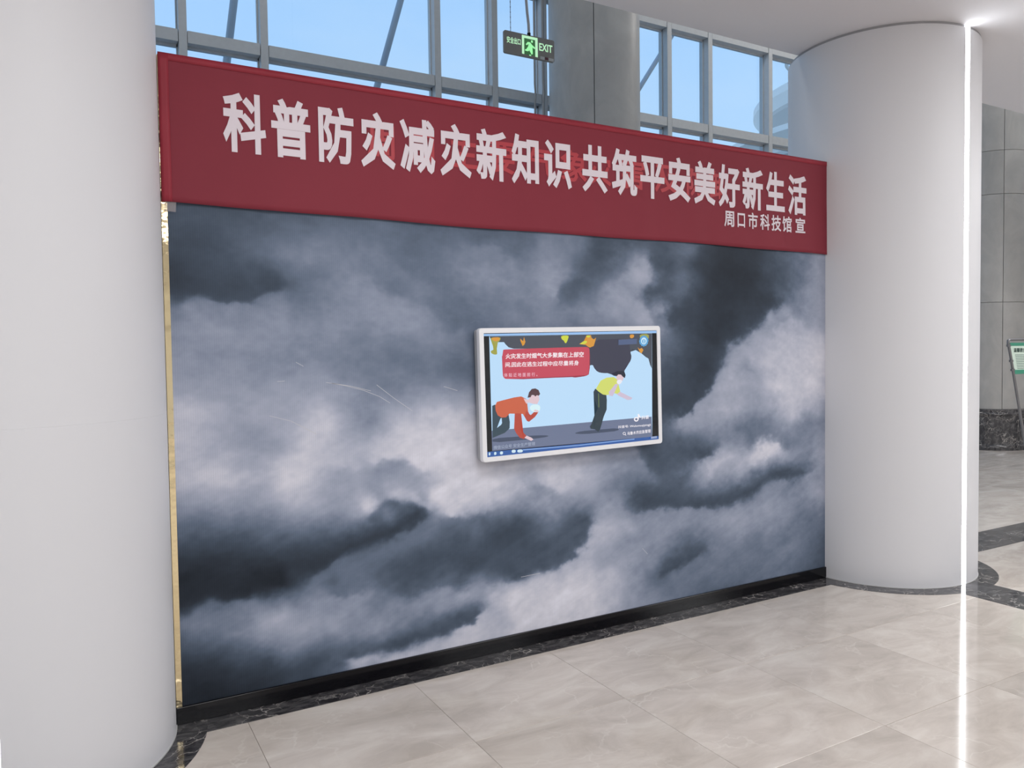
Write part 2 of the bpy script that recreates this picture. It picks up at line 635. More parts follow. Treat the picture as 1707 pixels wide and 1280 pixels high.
# --- the printed storm clouds: brightness samples over the sheet, interpolated, warped with noise
GX = [280, 350, 420, 490, 560, 630, 700, 770, 830, 900, 970, 1040, 1110, 1180, 1250, 1320, 1375]
GRID = {
    345: [80, 82, 86, 92, 94, 92, 90, 92, 100, 112, 112, 100, 80, 90, 60, 90, 150],
    410: [72, 78, 90, 104, 110, 108, 98, 110, 112, 125, 118, 85, 80, 62, 56, 100, 165],
    480: [68, 76, 82, 94, 122, 135, 125, 115, 120, 132, 88, 145, 82, 56, 52, 95, 155],
    550: [136, 138, 140, 140, 140, 138, 130, 118, 120, 125, 130, 140, 130, 56, 78, 140, 165],
    620: [150, 142, 136, 131, 128, 118, 112, 108, 110, 110, 110, 110, 88, 58, 130, 190, 195],
    690: [186, 178, 166, 166, 172, 150, 178, 186, 180, 150, 120, 100, 74, 148, 132, 186, 165],
    760: [190, 176, 160, 194, 176, 180, 196, 198, 190, 184, 170, 135, 92, 110, 195, 142, 168],
    830: [156, 174, 150, 186, 152, 145, 110, 190, 178, 140, 162, 125, 76, 76, 88, 124, 148],
    900: [95, 82, 84, 88, 84, 68, 100, 80, 76, 84, 112, 150, 126, 120, 118, 120, 95],
    970: [48, 46, 47, 58, 84, 88, 80, 76, 100, 178, 196, 162, 95, 98, 110, 100, 88],
    1040: [85, 128, 142, 150, 150, 148, 100, 84, 190, 200, 194, 166, 130, 108, 100, 95, 90],
    1110: [56, 60, 74, 86, 90, 150, 190, 198, 198, 190, 180, 150, 120, 100, 95, 90, 90],
    1180: [45, 46, 50, 60, 90, 150, 190, 195, 195, 190, 180, 150, 120, 100, 95, 90, 90],
}
SMP = [(x, y, v) for y, row in GRID.items() for x, v in zip(GX, row)]
# (polyline, value on its left-hand/upper side, value on its lower side, offset in px)
EDGES = [
    ([(290, 1034), (368, 1010), (434, 998), (490, 986)], 50, 118, 9),
    ([(722, 854), (700, 872), (654, 902), (590, 924), (540, 950), (500, 972)], 62, 108, 9),
    ([(826, 1008), (797, 1036), (760, 1052), (719, 1062), (664, 1085), (600, 1100), (565, 1106)], 80, 188, 8),
    ([(994, 862), (972, 902), (955, 934), (896, 960), (832, 978)], 84, 180, 9),
    ([(1037, 856), (1075, 848), (1115, 845), (1191, 842), (1240, 832), (1289, 812), (1355, 789)], 74, 138, 9),
    ([(1312, 500), (1270, 545), (1224, 580), (1200, 630), (1180, 660), (1150, 690), (1119, 712)], 66, 158, 10),
    ([(286, 511), (336, 500), (385, 514), (410, 508), (445, 490), (483, 478)], 74, 128, 9),
    ([(1072, 432), (1082, 472)], 76, 160, 9),
    ([(1083, 472), (1066, 498)], 160, 92, 8),
    ([(1066, 502), (1102, 540)], 74, 156, 9),
    ([(1104, 505), (1126, 548)], 62, 150, 9),
    ([(945, 470), (938, 492), (930, 510)], 134, 84, 8),
    ([(1192, 917), (1150, 936), (1092, 965)], 84, 116, 9),
    ([(615, 460), (640, 482), (690, 497), (745, 520)], 112, 132, 7),
    ([(745, 555), (785, 540), (800, 600)], 110, 122, 8),
    ([(1040, 720), (1075, 760), (1100, 800)], 84, 134, 12),
]
EXTRA = [(1060, 470, 160), (1052, 500, 150), (1030, 520, 150), (1020, 455, 100), (1000, 420, 74), (985, 480, 84), (950, 480, 98), (1125, 466, 108), (1140, 480, 100),
         (1143, 415, 110), (1160, 440, 62), (1215, 688, 172), (1235, 640, 178), (1265, 610, 190), (1290, 660, 182), (1250, 660, 148),
         (1340, 640, 200), (1365, 560, 178), (1345, 500, 140), (1325, 455, 105), (1200, 752, 176), (1188, 766, 180), (1176, 790, 145),
         (1262, 738, 195), (1285, 735, 205), (1240, 750, 170), (1300, 700, 140), (1340, 700, 120), (1372, 690, 128), (1310, 770, 128),
         (1230, 715, 98), (1160, 740, 90), (1130, 790, 88), (1075, 810, 80), (1300, 790, 82), (1350, 760, 140),
         (612, 775, 150), (640, 780, 128), (665, 785, 134), (700, 782, 190), (615, 862, 172), (650, 858, 150), (640, 834, 120), (690, 846, 92),
         (740, 850, 180), (730, 820, 205), (765, 838, 190), (800, 850, 120), (830, 860, 92), (860, 870, 78), (915, 830, 170), (915, 850, 150), (885, 800, 140), (930, 870, 104),
         (870, 900, 72), (820, 930, 78), (780, 950, 70), (740, 900, 92), (700, 930, 74), (650, 950, 80), (860, 940, 90), (900, 935, 86),
         (420, 730, 142), (450, 740, 150), (475, 785, 195), (480, 820, 190), (530, 770, 188), (560, 790, 160), (370, 800, 196), (395, 740, 158),
         (535, 700, 196), (545, 680, 178), (660, 720, 196), (670, 705, 180), (620, 700, 128), (590, 690, 148),
         (440, 1040, 165), (470, 1030, 172), (500, 1050, 160), (400, 1060, 130), (560, 1010, 120), (620, 1000, 118), (680, 990, 104), (620, 1050, 140),
         (640, 1065, 110), (700, 1030, 120), (730, 1045, 88), (770, 1035, 80), (790, 1010, 96), (740, 1005, 150), (700, 1005, 145), (780, 990, 170), (830, 985, 200), (850, 1020, 198),
         (360, 1100, 62), (440, 1100, 74), (520, 1110, 80), (560, 1080, 96), (600, 1085, 88), (340, 1150, 46), (450, 1150, 56), (540, 1130, 88),
         (1000, 880, 182), (1020, 885, 188), (1045, 876, 176), (1000, 920, 168), (985, 945, 178), (960, 960, 196), (930, 975, 205), (1060, 900, 140),
         (1080, 930, 132), (1120, 900, 112), (1100, 955, 82), (1130, 945, 78), (1160, 930, 82), (1180, 880, 138), (1220, 900, 120),
         (1230, 860, 146), (1290, 850, 140), (1345, 840, 140), (1365, 835, 170), (1340, 860, 118), (1370, 870, 112), (1300, 900, 126),
         (360, 600, 136), (440, 600, 128), (500, 590, 140), (450, 560, 142), (600, 560, 124), (660, 600, 110), (720, 590, 122), (740, 560, 128), (780, 600, 96), (700, 640, 118),
         (480, 425, 118), (520, 440, 124), (460, 440, 108), (450, 460, 82), (400, 470, 74), (540, 460, 116), (580, 450, 128), (640, 440, 120), (720, 460, 104), (760, 500, 116), (800, 450, 132), (780, 410, 118),
         (860, 460, 128), (900, 440, 140), (880, 400, 98), (930, 500, 150), (950, 520, 128), (880, 520, 118), (1000, 390, 84), (1110, 520, 160), (1120, 500, 120)]


EDGES += [
    ([(873, 820), (889, 809), (919, 812), (938, 830)], 185, 132, 9),
    ([(610, 868), (630, 852), (657, 836), (690, 842), (723, 852)], 186, 88, 9),
    ([(739, 848), (762, 862), (795, 856), (830, 842)], 186, 110, 9),
    ([(549, 786), (575, 776), (590, 784)], 178, 152, 9),
    ([(621, 783), (641, 770), (680, 773), (713, 786)], 190, 134, 8),
    ([(782, 409), (811, 405), (840, 418), (860, 436)], 98, 126, 8),
    ([(1240, 746), (1252, 734), (1266, 729), (1290, 737), (1306, 752)], 108, 190, 7),
    ([(1150, 778), (1160, 764), (1175, 758), (1196, 757)], 88, 176, 7),
    ([(1296, 560), (1308, 542), (1320, 534), (1334, 542)], 130, 188, 8),
    ([(540, 994), (575, 990), (618, 979)], 110, 138, 6),
    ([(655, 994), (700, 982), (760, 970)], 96, 140, 7),
]


def seg_dist(u, v, pts):
    """signed distance to a polyline (positive above it) and how far along it lies the foot (0..1)"""
    P = np.array(pts, float)
    seg = np.hypot(*(P[1:] - P[:-1]).T)
    tot = seg.sum()
    best = np.full_like(u, 1e9)
    sg = np.ones_like(u)
    al = np.zeros_like(u)
    acc = 0
    for i in range(len(seg)):
        d = (P[i + 1] - P[i]) / seg[i]
        nn = np.array([d[1], -d[0]])
        if nn[0] * 0.05 + nn[1] > 0:
            nn = -nn
        ru, rv = u - P[i, 0], v - P[i, 1]
        t = np.clip(ru * d[0] + rv * d[1], 0, seg[i])
        dist = np.hypot(ru - t * d[0], rv - t * d[1])
        side = np.sign(ru * nn[0] + rv * nn[1])
        m_ = dist < best
        best = np.where(m_, dist, best)
        sg = np.where(m_, side, sg)
        al = np.where(m_, (acc + t) / tot, al)
        acc += seg[i]
    return best, sg, al, tot


def steps(u, v, soft=2.5):
    out = np.zeros_like(u)
    soft = soft + 2.6 * (1 + np.sin(u * 0.031 + 1.3 * np.sin(v * 0.023)))
    for pts, up, lo, off in EDGES:
        d, sg, al, tot = seg_dist(u, v, pts)
        end = np.clip(np.minimum(al, 1 - al) * tot / 22.0, 0, 1)
        A = (up - lo) * 0.5 * 0.85
        k_ = 2.2 if (up < 60 and lo < 120) else 1.0
        out += A * np.tanh(sg * d / (soft * k_)) * np.exp(-d / 26.0) * end
    return out


def edge_samples():
    out = []
    for pts, up, lo, off in EDGES:
        P = np.array(pts, float)
        seg = np.hypot(*(P[1:] - P[:-1]).T)
        L_ = np.r_[0, np.cumsum(seg)]
        n = max(2, int(L_[-1] / 22))
        for t in np.linspace(L_[-1] * 0.08, L_[-1] * 0.92, n):
            i = min(np.searchsorted(L_, t, 'right') - 1, len(seg) - 1)
            p = P[i] + (P[i + 1] - P[i]) * (t - L_[i]) / seg[i]
            d = (P[i + 1] - P[i]) / seg[i]
            nn = np.array([d[1], -d[0]])
            if nn[0] * 0.05 + nn[1] > 0:
                nn = -nn
            out.append((*(p + nn * (off + 2)), up))
            out.append((*(p - nn * (off + 2)), lo))
    return out


rng = np.random.RandomState(5)


def vnoise(x, y, seed):
    """smooth lattice noise, -1..1"""
    r = np.random.RandomState(seed)
    G = r.rand(256, 256) * 2 - 1
    xi = np.floor(x).astype(int)
    yi = np.floor(y).astype(int)
    fx = x - xi
    fy = y - yi
    fx = fx * fx * fx * (fx * (fx * 6 - 15) + 10)
    fy = fy * fy * fy * (fy * (fy * 6 - 15) + 10)
    a = G[yi % 256, xi % 256]
    b = G[yi % 256, (xi + 1) % 256]
    c = G[(yi + 1) % 256, xi % 256]
    d = G[(yi + 1) % 256, (xi + 1) % 256]
    return (a * (1 - fx) + b * fx) * (1 - fy) + (c * (1 - fx) + d * fx) * fy


def fbm(x, y, seed, octs=5, gain=0.5, ridged=False):
    t = 0
    a = 1
    n = 0
    for i in range(octs):
        v = vnoise(x * 2 ** i + 13.7 * i, y * 2 ** i + 7.1 * i, seed + i)
        if ridged:
            v = 1 - 2 * np.abs(v)
        t = t + a * v
        n += a
        a *= gain
    return t / n


NX, NZ = 760, 500
PX0, PX1, PZ0, PZ1 = X0 + 0.026, X1 - 0.014, 0.0805, 2.60
gx, gz = np.meshgrid(np.linspace(PX0, PX1, NX), np.linspace(PZ0, PZ1, NZ))
gx = gx.ravel()
gz = gz.ravel()
# the print was photographed straight on by us only to place its shapes: sheet point -> sample table point
dv = np.stack([gx, np.full_like(gx, CAM_D), gz - EYE], 1)
dz_ = dv @ np.array(FW)
pu = 853.5 + F_PX * (dv @ np.array(RR)) / dz_
pv = 640 - F_PX * (dv @ np.array(UU)) / dz_
wx = fbm(gx * 2.2, gz * 2.8, 11, 5) * 20 + fbm(gx * 8, gz * 10, 31, 5, 0.62) * 13
wy = fbm(gx * 2.2 + 50, gz * 2.8, 21, 5) * 14 + fbm(gx * 8 + 9, gz * 10, 41, 5, 0.62) * 11
qu, qv = pu + wx, pv + wy
smp = np.array(SMP + edge_samples() + EXTRA, float)
# multiquadric surface through the samples, lightly relaxed
SX, SY_, SL = smp[:, 0], smp[:, 1] * 1.1, smp[:, 2]
mean = SL.mean()
K_ = np.sqrt((SX[:, None] - SX[None]) ** 2 + (SY_[:, None] - SY_[None]) ** 2 + 36.0)
res_ = SL - mean - steps(smp[:, 0], smp[:, 1])
wts = np.linalg.solve(K_ - np.eye(len(SX)) * 7.0, res_)
Lm = mean + steps(qu, qv)
for su, sv, w_ in zip(SX, SY_, wts):
    Lm += w_ * np.sqrt((qu - su) ** 2 + (qv * 1.1 - sv) ** 2 + 36.0)
det = fbm(gx * 5, gz * 7, 61, 6, 0.55)
rid = fbm(gx * 4 + 3, gz * 6, 81, 6, 0.55, ridged=True)
amp = 0.35 + 0.65 * np.clip((Lm - 50) / 90, 0, 1)
hf = fbm(gx * 22, gz * 30, 121, 5, 0.6)
ca_, sa_ = math.cos(0.42), math.sin(0.42)
st1 = fbm((gx * ca_ + gz * sa_) * 1.8 + 3, (-gx * sa_ + gz * ca_) * 8.5, 151, 6, 0.6)
st2 = fbm((gx * ca_ - gz * sa_) * 2.2 + 9, (gx * sa_ + gz * ca_) * 6.5, 171, 6, 0.6)
low = np.clip((1.45 - gz) / 0.5, 0, 1)
Lm = Lm + det * 8 * amp + rid * 9 * amp + hf * 8 * amp + (st1 * 17 * low + st2 * 10 * (1 - low)) * amp
Lm = np.clip(Lm, 38, 214)
LV = np.array([38, 48, 80, 110, 140, 170, 200, 214.0])
CV = np.array([(30, 35, 42), (40, 46, 55), (68, 79, 94), (98, 110, 129), (132, 141, 160), (161, 167, 184), (198, 199, 210), (212, 213, 224)], float)
rgb = np.stack([np.interp(Lm, LV, CV[:, i]) for i in range(3)], 1) / 255
lin = np.where(rgb <= 0.04045, rgb / 12.92, ((rgb + 0.055) / 1.055) ** 2.4)
PRINT_K = 1.25
lin = np.clip(lin * PRINT_K, 0, 0.95)
idx = np.arange(NX * NZ).reshape(NZ, NX)
quads = np.stack([idx[:-1, :-1], idx[:-1, 1:], idx[1:, 1:], idx[1:, :-1]], -1).reshape(-1, 4)
me = bpy.data.meshes.new('cloud_print')
me.vertices.add(NX * NZ)
me.vertices.foreach_set('co', np.stack([gx - X0, np.full_like(gx, -0.001), gz], 1).ravel())
me.loops.add(quads.size)
me.loops.foreach_set('vertex_index', quads.ravel())
me.polygons.add(len(quads))
me.polygons.foreach_set('loop_start', np.arange(0, quads.size, 4))
me.polygons.foreach_set('loop_total', np.full(len(quads), 4))
me.update(calc_edges=True)
ca = me.color_attributes.new('ink', 'FLOAT_COLOR', 'POINT')
ca.data.foreach_set('color', np.c_[lin, np.ones(len(lin))].ravel())
M_print = bpy.data.materials.new('cloud_print')
M_print.use_nodes = True
n = M_print.node_tree
b = n.nodes['Principled BSDF']
at_ = n.nodes.new('ShaderNodeVertexColor')
at_.layer_name = 'ink'
tcd = n.nodes.new('ShaderNodeTexCoord')
wv = n.nodes.new('ShaderNodeTexWave')       # faint vertical ribs of the light-box sheet
wv.wave_type = 'BANDS'
wv.bands_direction = 'X'
wv.inputs['Scale'].default_value = 32.0
wv.inputs['Distortion'].default_value = 0.0
mr = n.nodes.new('ShaderNodeMapRange')
mr.inputs[3].default_value, mr.inputs[4].default_value = 0.965, 1.035
vs_ = n.nodes.new('ShaderNodeVectorMath')
vs_.operation = 'SCALE'
n.links.new(tcd.outputs['Object'], wv.inputs['Vector'])
n.links.new(wv.outputs['Fac'], mr.inputs[0])
n.links.new(at_.outputs['Color'], vs_.inputs[0])
n.links.new(mr.outputs[0], vs_.inputs['Scale'])
n.links.new(vs_.outputs[0], b.inputs['Base Color'])
b.inputs['Roughness'].default_value = 0.42
b.inputs['Specular IOR Level'].default_value = 0.12
me.materials.append(M_print)
pr = link('cloud_print', me, wall)
pr['label'] = 'storm cloud print'

# fine scratches on the print
M_scr = mat('scratch', (0.60, 0.61, 0.65), 0.5)
SCR = [[(1.073, 1.52), (1.17, 1.50), (1.26, 1.475), (1.345, 1.44), (1.40, 1.405)], [(1.10, 1.515), (1.2, 1.497), (1.30, 1.47)],
       [(1.33, 1.50), (1.42, 1.43), (1.52, 1.36)], [(1.70, 1.48), (1.78, 1.455)], [(0.93, 1.62), (0.965, 1.60)], [(0.80, 1.37), (0.90, 1.34), (0.97, 1.30), (1.02, 1.27)],
       [(2.155, 0.395), (2.28, 0.398)], [(0.84, 1.53), (0.875, 1.532)], [(3.02, 0.44), (3.06, 0.40)]]
b = MB()
for pl in SCR:
    pts = [Vector((x - X0, -0.0016, z)) for x, z in pl]
    for p, q in zip(pts[:-1], pts[1:]):
        d = (q - p).normalized()
        nn = Vector((-d.z, 0, d.x)) * 0.0011
        b.add([p - nn, q - nn, q + nn, p + nn], [(0, 1, 2, 3)])
sc = b.build('scratch_marks', M_scr, wall)
sc['label'] = 'pale fine scratches across the print'

# ------------------------------------------------------------------ red banner
BX0, BX1, BZ0, BZ1 = 0.362, 4.742, 2.327, 2.976
BY = -0.010
ban = empty('red_banner', (BX0, BY, BZ0))
tag(ban, 'long red banner with white Chinese lettering across the top of the display wall', 'banner')
M_red = mat('banner_cloth', (0.245, 0.034, 0.052), 0.6, var=0.05, bscale=1.3, spec=0.2)
M_hem = mat('banner_hem', (0.32, 0.031, 0.050), 0.5, var=0.12, bscale=3, spec=0.25)
NXB, NZB = 220, 24


def ban_y(x, z):
    t = (z - BZ0) / (BZ1 - BZ0)
    lo = max(0, 1 - t * 1.6)
    return -0.0025 * lo * (math.sin(x * 17) + 0.6 * math.sin(x * 31 + 1)) - 0.006 * lo * (0.5 + 0.5 * math.sin(x * 1.4 + 0.5))


def ban_bottom(x):
    return 0.004 * math.sin(x * 2.1 + 0.6) + 0.002 * math.sin(x * 6.0)


def cloth(x0, x1, z0, z1, nx, nz_, dy, name, mt, follow=True):
    vs, fs = [], []
    for j in range(nz_ + 1):
        for i in range(nx + 1):
            x = x0 + (x1 - x0) * i / nx
            z = z0 + (z1 - z0) * j / nz_
            zz = z + (ban_bottom(x) * max(0, 1 - (z - BZ0) / 0.2) if follow else 0)
            vs.append((x - BX0, dy + ban_y(x, z), zz - BZ0))
    for j in range(nz_):
        for i in range(nx):
            a = j * (nx + 1) + i
            fs.append((a, a + 1, a + nx + 2, a + nx + 1))
    ob = MB().add(vs, fs).build(name, mt, ban, smooth=True)
    sm = ob.modifiers.new('thickness', 'SOLIDIFY')
    sm.thickness = 0.0008
    sm.offset = 1
    return ob


cloth(BX0, BX1, BZ0, BZ1, NXB, NZB, 0, 'cloth', M_red)
h = cloth(BX0, BX1, BZ1 - 0.030, BZ1 + 0.002, NXB, 2, -0.0022, 'top_hem', M_hem)
h['label'] = 'brighter red folded top hem'
h = cloth(BX0, BX0 + 0.042, BZ0, BZ1, 3, 20, -0.0024, 'side_hem', M_hem)
h['label'] = 'brighter red folded left hem'
h = cloth(BX1 - 0.045, BX1, BZ0, BZ1, 3, 20, -0.0024, 'side_hem', M_hem)
h['label'] = 'brighter red folded right hem'
# clear tape at the lower corners
M_tape = mat('clear_tape', (0.62, 0.55, 0.55), 0.25)
M_tape.node_tree.nodes['Principled BSDF'].inputs['Alpha'].default_value = 0.22
for tx, tz in ((0.372, -0.035), (4.725 - BX0 - 0.03, -0.012)):
    tx2 = tx if tx > 1 else tx - BX0
    t = MB().box(0, 0.045 if tx < 1 else 0.022, -0.0062, -0.0058, 0, 0.085 if tx < 1 else 0.045).build('tape', M_tape, ban, loc=(tx2, 0, tz))
    t.rotation_euler = (0, 0.06, 0)

MAIN = [('科', 0.625, 0.814), ('普', 0.839, 1.021), ('防', 1.06, 1.234), ('灾', 1.27, 1.449), ('减', 1.475, 1.668), ('灾', 1.697, 1.877),
        ('新', 1.907, 2.091), ('知', 2.124, 2.298), ('识', 2.333, 2.519), ('共', 2.592, 2.772), ('筑', 2.803, 2.992), ('平', 3.016, 3.204),
        ('安', 3.236, 3.415), ('美', 3.446, 3.627), ('好', 3.656, 3.843), ('新', 3.867, 4.056), ('生', 4.087, 4.265), ('活', 4.299, 4.483)]
SMALL = [('周', 3.703, 3.791), ('口', 3.82, 3.888), ('市', 3.919, 4.008), ('科', 4.03, 4.118), ('技', 4.135, 4.228), ('馆', 4.24, 4.334), ('宣', 4.372, 4.466)]
GHOST = [('周', 1.301, 1.446), ('口', 1.524, 1.663), ('主', 1.752, 1.914), ('要', 1.98, 2.143), ('气', 2.228, 2.389), ('象', 2.442, 2.624),
         ('灾', 2.641, 2.8), ('害', 2.876, 3.053), ('及', 3.128, 3.315), ('防', 3.384, 3.535), ('御', 3.565, 3.696)]
M_let = mat('white_lettering', (0.80, 0.72, 0.78), 0.5)
M_gh = mat('faded_red_lettering', (0.46, 0.040, 0.055), 0.5)
ref, _ = text_mesh('科', 0.0)
REFZ0, REFZ1 = ref[:, 1].min(), ref[:, 1].max()


def letters(lst, z0, z1, off, mt, dy, name):
    """z0..z1: foot and head of the character 科; each glyph is fitted to its own width"""
    sz = (z1 - z0) / (REFZ1 - REFZ0)
    for ch, a, bb in lst:
        vs, fs = text_mesh(ch, off)
        sx = (bb - a) / (vs[:, 0].max() - vs[:, 0].min())
        X = a + (vs[:, 0] - vs[:, 0].min()) * sx
        Z = z0 + (vs[:, 1] - REFZ0) * sz
        P = [(x - BX0, ban_y(x, z) + dy - 0.00025 * q, z - BZ0) for x, z, q in zip(X, Z, vs[:, 2])]
        MB().add(P, fs).build(name, mt, ban)


letters(GHOST, 2.630, 2.802, 0.022, M_gh, -0.0030, 'faded_character')
letters(MAIN, 2.589, 2.845, 0.030, M_let, -0.0038, 'character')
letters(SMALL, 2.458, 2.560, 0.020, M_let, -0.0038, 'small_character')

# ------------------------------------------------------------------ wall-mounted screen
TX0, TX1, TZ0, TZ1, TY = 1.874, 3.105, 1.081, 1.7945, -0.09
tv = empty('wall_screen', ((TX0 + TX1) / 2, TY, (TZ0 + TZ1) / 2))
tag(tv, 'white-framed flat screen on the cloud wall, playing a smoke-escape cartoon', 'screen')
tv.rotation_euler = (0, -0.017, 0)
HW, HH = (TX1 - TX0) / 2, (TZ1 - TZ0) / 2
FB = 0.027
M_tvf = mat('white_frame', (0.93, 0.94, 0.97), 0.35)
M_tvs = mat('grey_side', (0.45, 0.46, 0.48), 0.45)


def rrect(hw, hh, r, n=6):
    P = []
    for cx, cz, a in ((hw - r, hh - r, 0), (-hw + r, hh - r, 90), (-hw + r, -hh + r, 180), (hw - r, -hh + r, 270)):
        for i in range(n + 1):
            t = math.radians(a + 90 * i / n)
            P.append((cx + r * math.cos(t), cz + r * math.sin(t)))
    return P


o1, i1 = rrect(HW, HH, 0.016), rrect(HW - FB, HH - FB, 0.003)
nn_ = len(o1)
vs = [(x, 0.004, z) for x, z in o1] + [(x * 0.996, 0.0, z * 0.994) for x, z in o1] + [(x, 0.0, z) for x, z in i1] + [(x, 0.006, z) for x, z in i1] + [(x, 0.03, z) for x, z in o1]
fs = []
for i in range(nn_):
    j = (i + 1) % nn_
    fs += [(i, nn_ + i, nn_ + j, j), (nn_ + i, 2 * nn_ + i, 2 * nn_ + j, nn_ + j), (2 * nn_ + i, 3 * nn_ + i, 3 * nn_ + j, 2 * nn_ + j), (4 * nn_ + i, i, j, 4 * nn_ + j)]
MB().add(vs, fs).build('frame', M_tvf, tv)
o2 = rrect(HW - 0.006, HH - 0.006, 0.014)
vs = [(x, 0.028, z) for x, z in o2] + [(x, 0.07, z) for x, z in o2]
fs = [tuple(range(nn_)), tuple(range(2 * nn_ - 1, nn_ - 1, -1))] + [(i, (i + 1) % nn_, nn_ + (i + 1) % nn_, nn_ + i) for i in range(nn_)]
MB().add(vs, fs).build('housing', M_tvs, tv)
MB().box(-0.3, 0.3, 0.07, 0.0885, -0.2, 0.2).build('wall_bracket', M_grey, tv)
GW, GH = HW - FB, HH - FB
scr = MB().box(-GW, GW, 0.005, 0.02, -GH, GH).build('screen', mat('screen_glass', (0.012, 0.014, 0.018), 0.05), tv)

# drawing coordinates of the cartoon -> screen plane (corner-to-corner mapping of the glass)
src = [(82, 112), (1565, 103), (1597, 1040), (120, 1187)]
dst = [(-GW, GH), (GW, GH), (GW, -GH), (-GW, -GH)]
A_ = []
B_ = []
for (x, y), (u, v) in zip(src, dst):
    A_.append([x, y, 1, 0, 0, 0, -u * x, -u * y])
    B_.append(u)
    A_.append([0, 0, 0, x, y, 1, -v * x, -v * y])
    B_.append(v)
Hm = np.append(np.linalg.solve(np.array(A_, float), np.array(B_, float)), 1).reshape(3, 3)


def T2(x, y):
    p = Hm @ np.array([x, y, 1.0])
    return (min(max(p[0] / p[2], -GW), GW), min(max(p[1] / p[2], -GH), GH))


def em(name, rgb8):
    c = s2l(rgb8)
    return mat('screen_' + name, (0.004, 0.004, 0.004), 0.12, emis=c, es=1.0)


LAY = [0.0046]


def smooth_poly(pts, it=2):
    P = [np.array(p, float) for p in pts]
    for _ in range(it):
        Q = []
        for i in range(len(P)):
            a, b2 = P[i], P[(i + 1) % len(P)]
            Q += [a * 0.75 + b2 * 0.25, a * 0.25 + b2 * 0.75]
        P = Q
    return P


def shape(name, parts, parent=None):
    """parts: list of (points, colour key, rgb, smooth iterations); later ones lie in front"""
    b_ = MB()
    mats = []
    keys = []
    for pts, key, rgb8, it in parts:
        LAY[0] -= 0.00012
        if key not in keys:
            keys.append(key)
            mats.append(em(key, rgb8))
        P = smooth_poly(pts, it) if it else pts
        Q = []
        for p in P:
            u, v = T2(p[0], p[1])
            if not Q or (abs(u - Q[-1][0]) + abs(v - Q[-1][2])) > 1e-5:
                Q.append((u, LAY[0], v))
        # triangulate safely through a bmesh
        bm = bmesh.new()
        f = bm.faces.new([bm.verts.new(q) for q in Q])
        bmesh.ops.triangulate(bm, faces=[f])
        bm.verts.index_update()
        b_.add([v.co[:] for v in bm.verts], [tuple(v.index for v in f.verts) for f in bm.faces], keys.index(key))
        bm.free()
    return b_.build(name, mats, parent or scr)


def stext(body, p0, p1, hgt, key, rgb8, off=0.012, name='caption_text', slant=0.0):
    """p0, p1: ends of the baseline; hgt: glyph height, in drawing coordinates"""
    LAY[0] -= 0.00012
    vs, fs = text_mesh(body, off, 2)
    x0, x1 = vs[:, 0].min(), vs[:, 0].max()
    z0, z1 = vs[:, 1].min(), vs[:, 1].max()
    P = []
    for x, z, q_ in vs:
        t = (x - x0) / (x1 - x0)
        s_ = (z - z0) / (z1 - z0)
        cx = p0[0] + (p1[0] - p0[0]) * t + slant * s_
        cy = p0[1] + (p1[1] - p0[1]) * t - hgt * s_
        u, v = T2(cx, cy)
        P.append((u, LAY[0] - 0.00003 * q_, v))
    return MB().add(P, fs).build(name, em(key, rgb8), scr)


shape('title_bar', [([(82, 118), (1565, 106), (1565, 127), (82, 137)], 'pale_blue', (150, 190, 235), 0)])
shape('task_bar', [([(118, 1140), (700, 1095), (1594, 1012), (1597, 1040), (120, 1187)], 'bar_blue', (52, 92, 160), 0),
                   ([(430, 1120), (900, 1086), (1390, 1034), (1390, 1042), (900, 1094), (430, 1130)], 'bar_line', (130, 165, 220), 0)])
shape('picture', [([(133, 139), (1527, 127), (1542, 1018), (165, 1132)], 'air_blue', (186, 219, 247), 0),
                  ([(158, 956), (1533, 845), (1542, 1018), (165, 1132)], 'ground_grey', (108, 118, 145), 0)])
shape('smoke_cloud', [
    ([(136, 140), (1526, 128), (1530, 430), (1515, 400), (1500, 345), (1475, 330), (1440, 300), (1420, 275), (1390, 270), (1362, 262), (1345, 285),
      (1000, 400), (990, 250), (345, 248), (300, 235), (275, 210), (260, 190), (235, 183), (205, 190), (150, 176)], 'smoke_grey', (74, 79, 90), 0),
    ([(985, 180), (1330, 170), (1345, 290), (1357, 330), (1340, 380), (1305, 410), (1298, 450), (1270, 480), (1220, 498), (1165, 466), (1110, 466), (1065, 455), (1035, 420), (1025, 392), (990, 385)],
     'smoke_dark', (62, 63, 80), 1),
])
FL1, FL2, FL3 = ('flame_yellow', (205, 212, 70)), ('flame_orange', (214, 150, 62)), ('flame_olive', (160, 160, 80))
shape('flame', [([(140, 150), (232, 146), (228, 175), (200, 200), (182, 250), (185, 268), (208, 290), (185, 300), (150, 285), (146, 262), (168, 268), (190, 205), (150, 178)], FL3[0], FL3[1], 1),
                ([(150, 150), (225, 146), (222, 172), (190, 185), (160, 172)], FL2[0], FL2[1], 1)])
shape('flame', [([(400, 160), (425, 185), (432, 148), (445, 190), (435, 215), (420, 225), (424, 195), (402, 182)], FL2[0], FL2[1], 0)])
shape('flame', [([(748, 140), (816, 138), (812, 165), (796, 205), (784, 205), (778, 185), (755, 172)], FL1[0], FL1[1], 1)])
shape('flame', [([(905, 214), (945, 188), (975, 182), (960, 160), (968, 140), (1005, 138), (1010, 160), (1030, 175), (1050, 160), (1040, 200), (1030, 232), (998, 245), (985, 240), (962, 222)], FL2[0], FL2[1], 0),
                ([(905, 216), (945, 188), (975, 186), (965, 214)], FL1[0], FL1[1], 1), ([(962, 142), (1000, 140), (995, 158), (972, 158)], FL1[0], FL1[1], 1)])
shape('flame', [([(1335, 138), (1375, 136), (1372, 165), (1340, 170)], FL2[0], FL2[1], 1)])
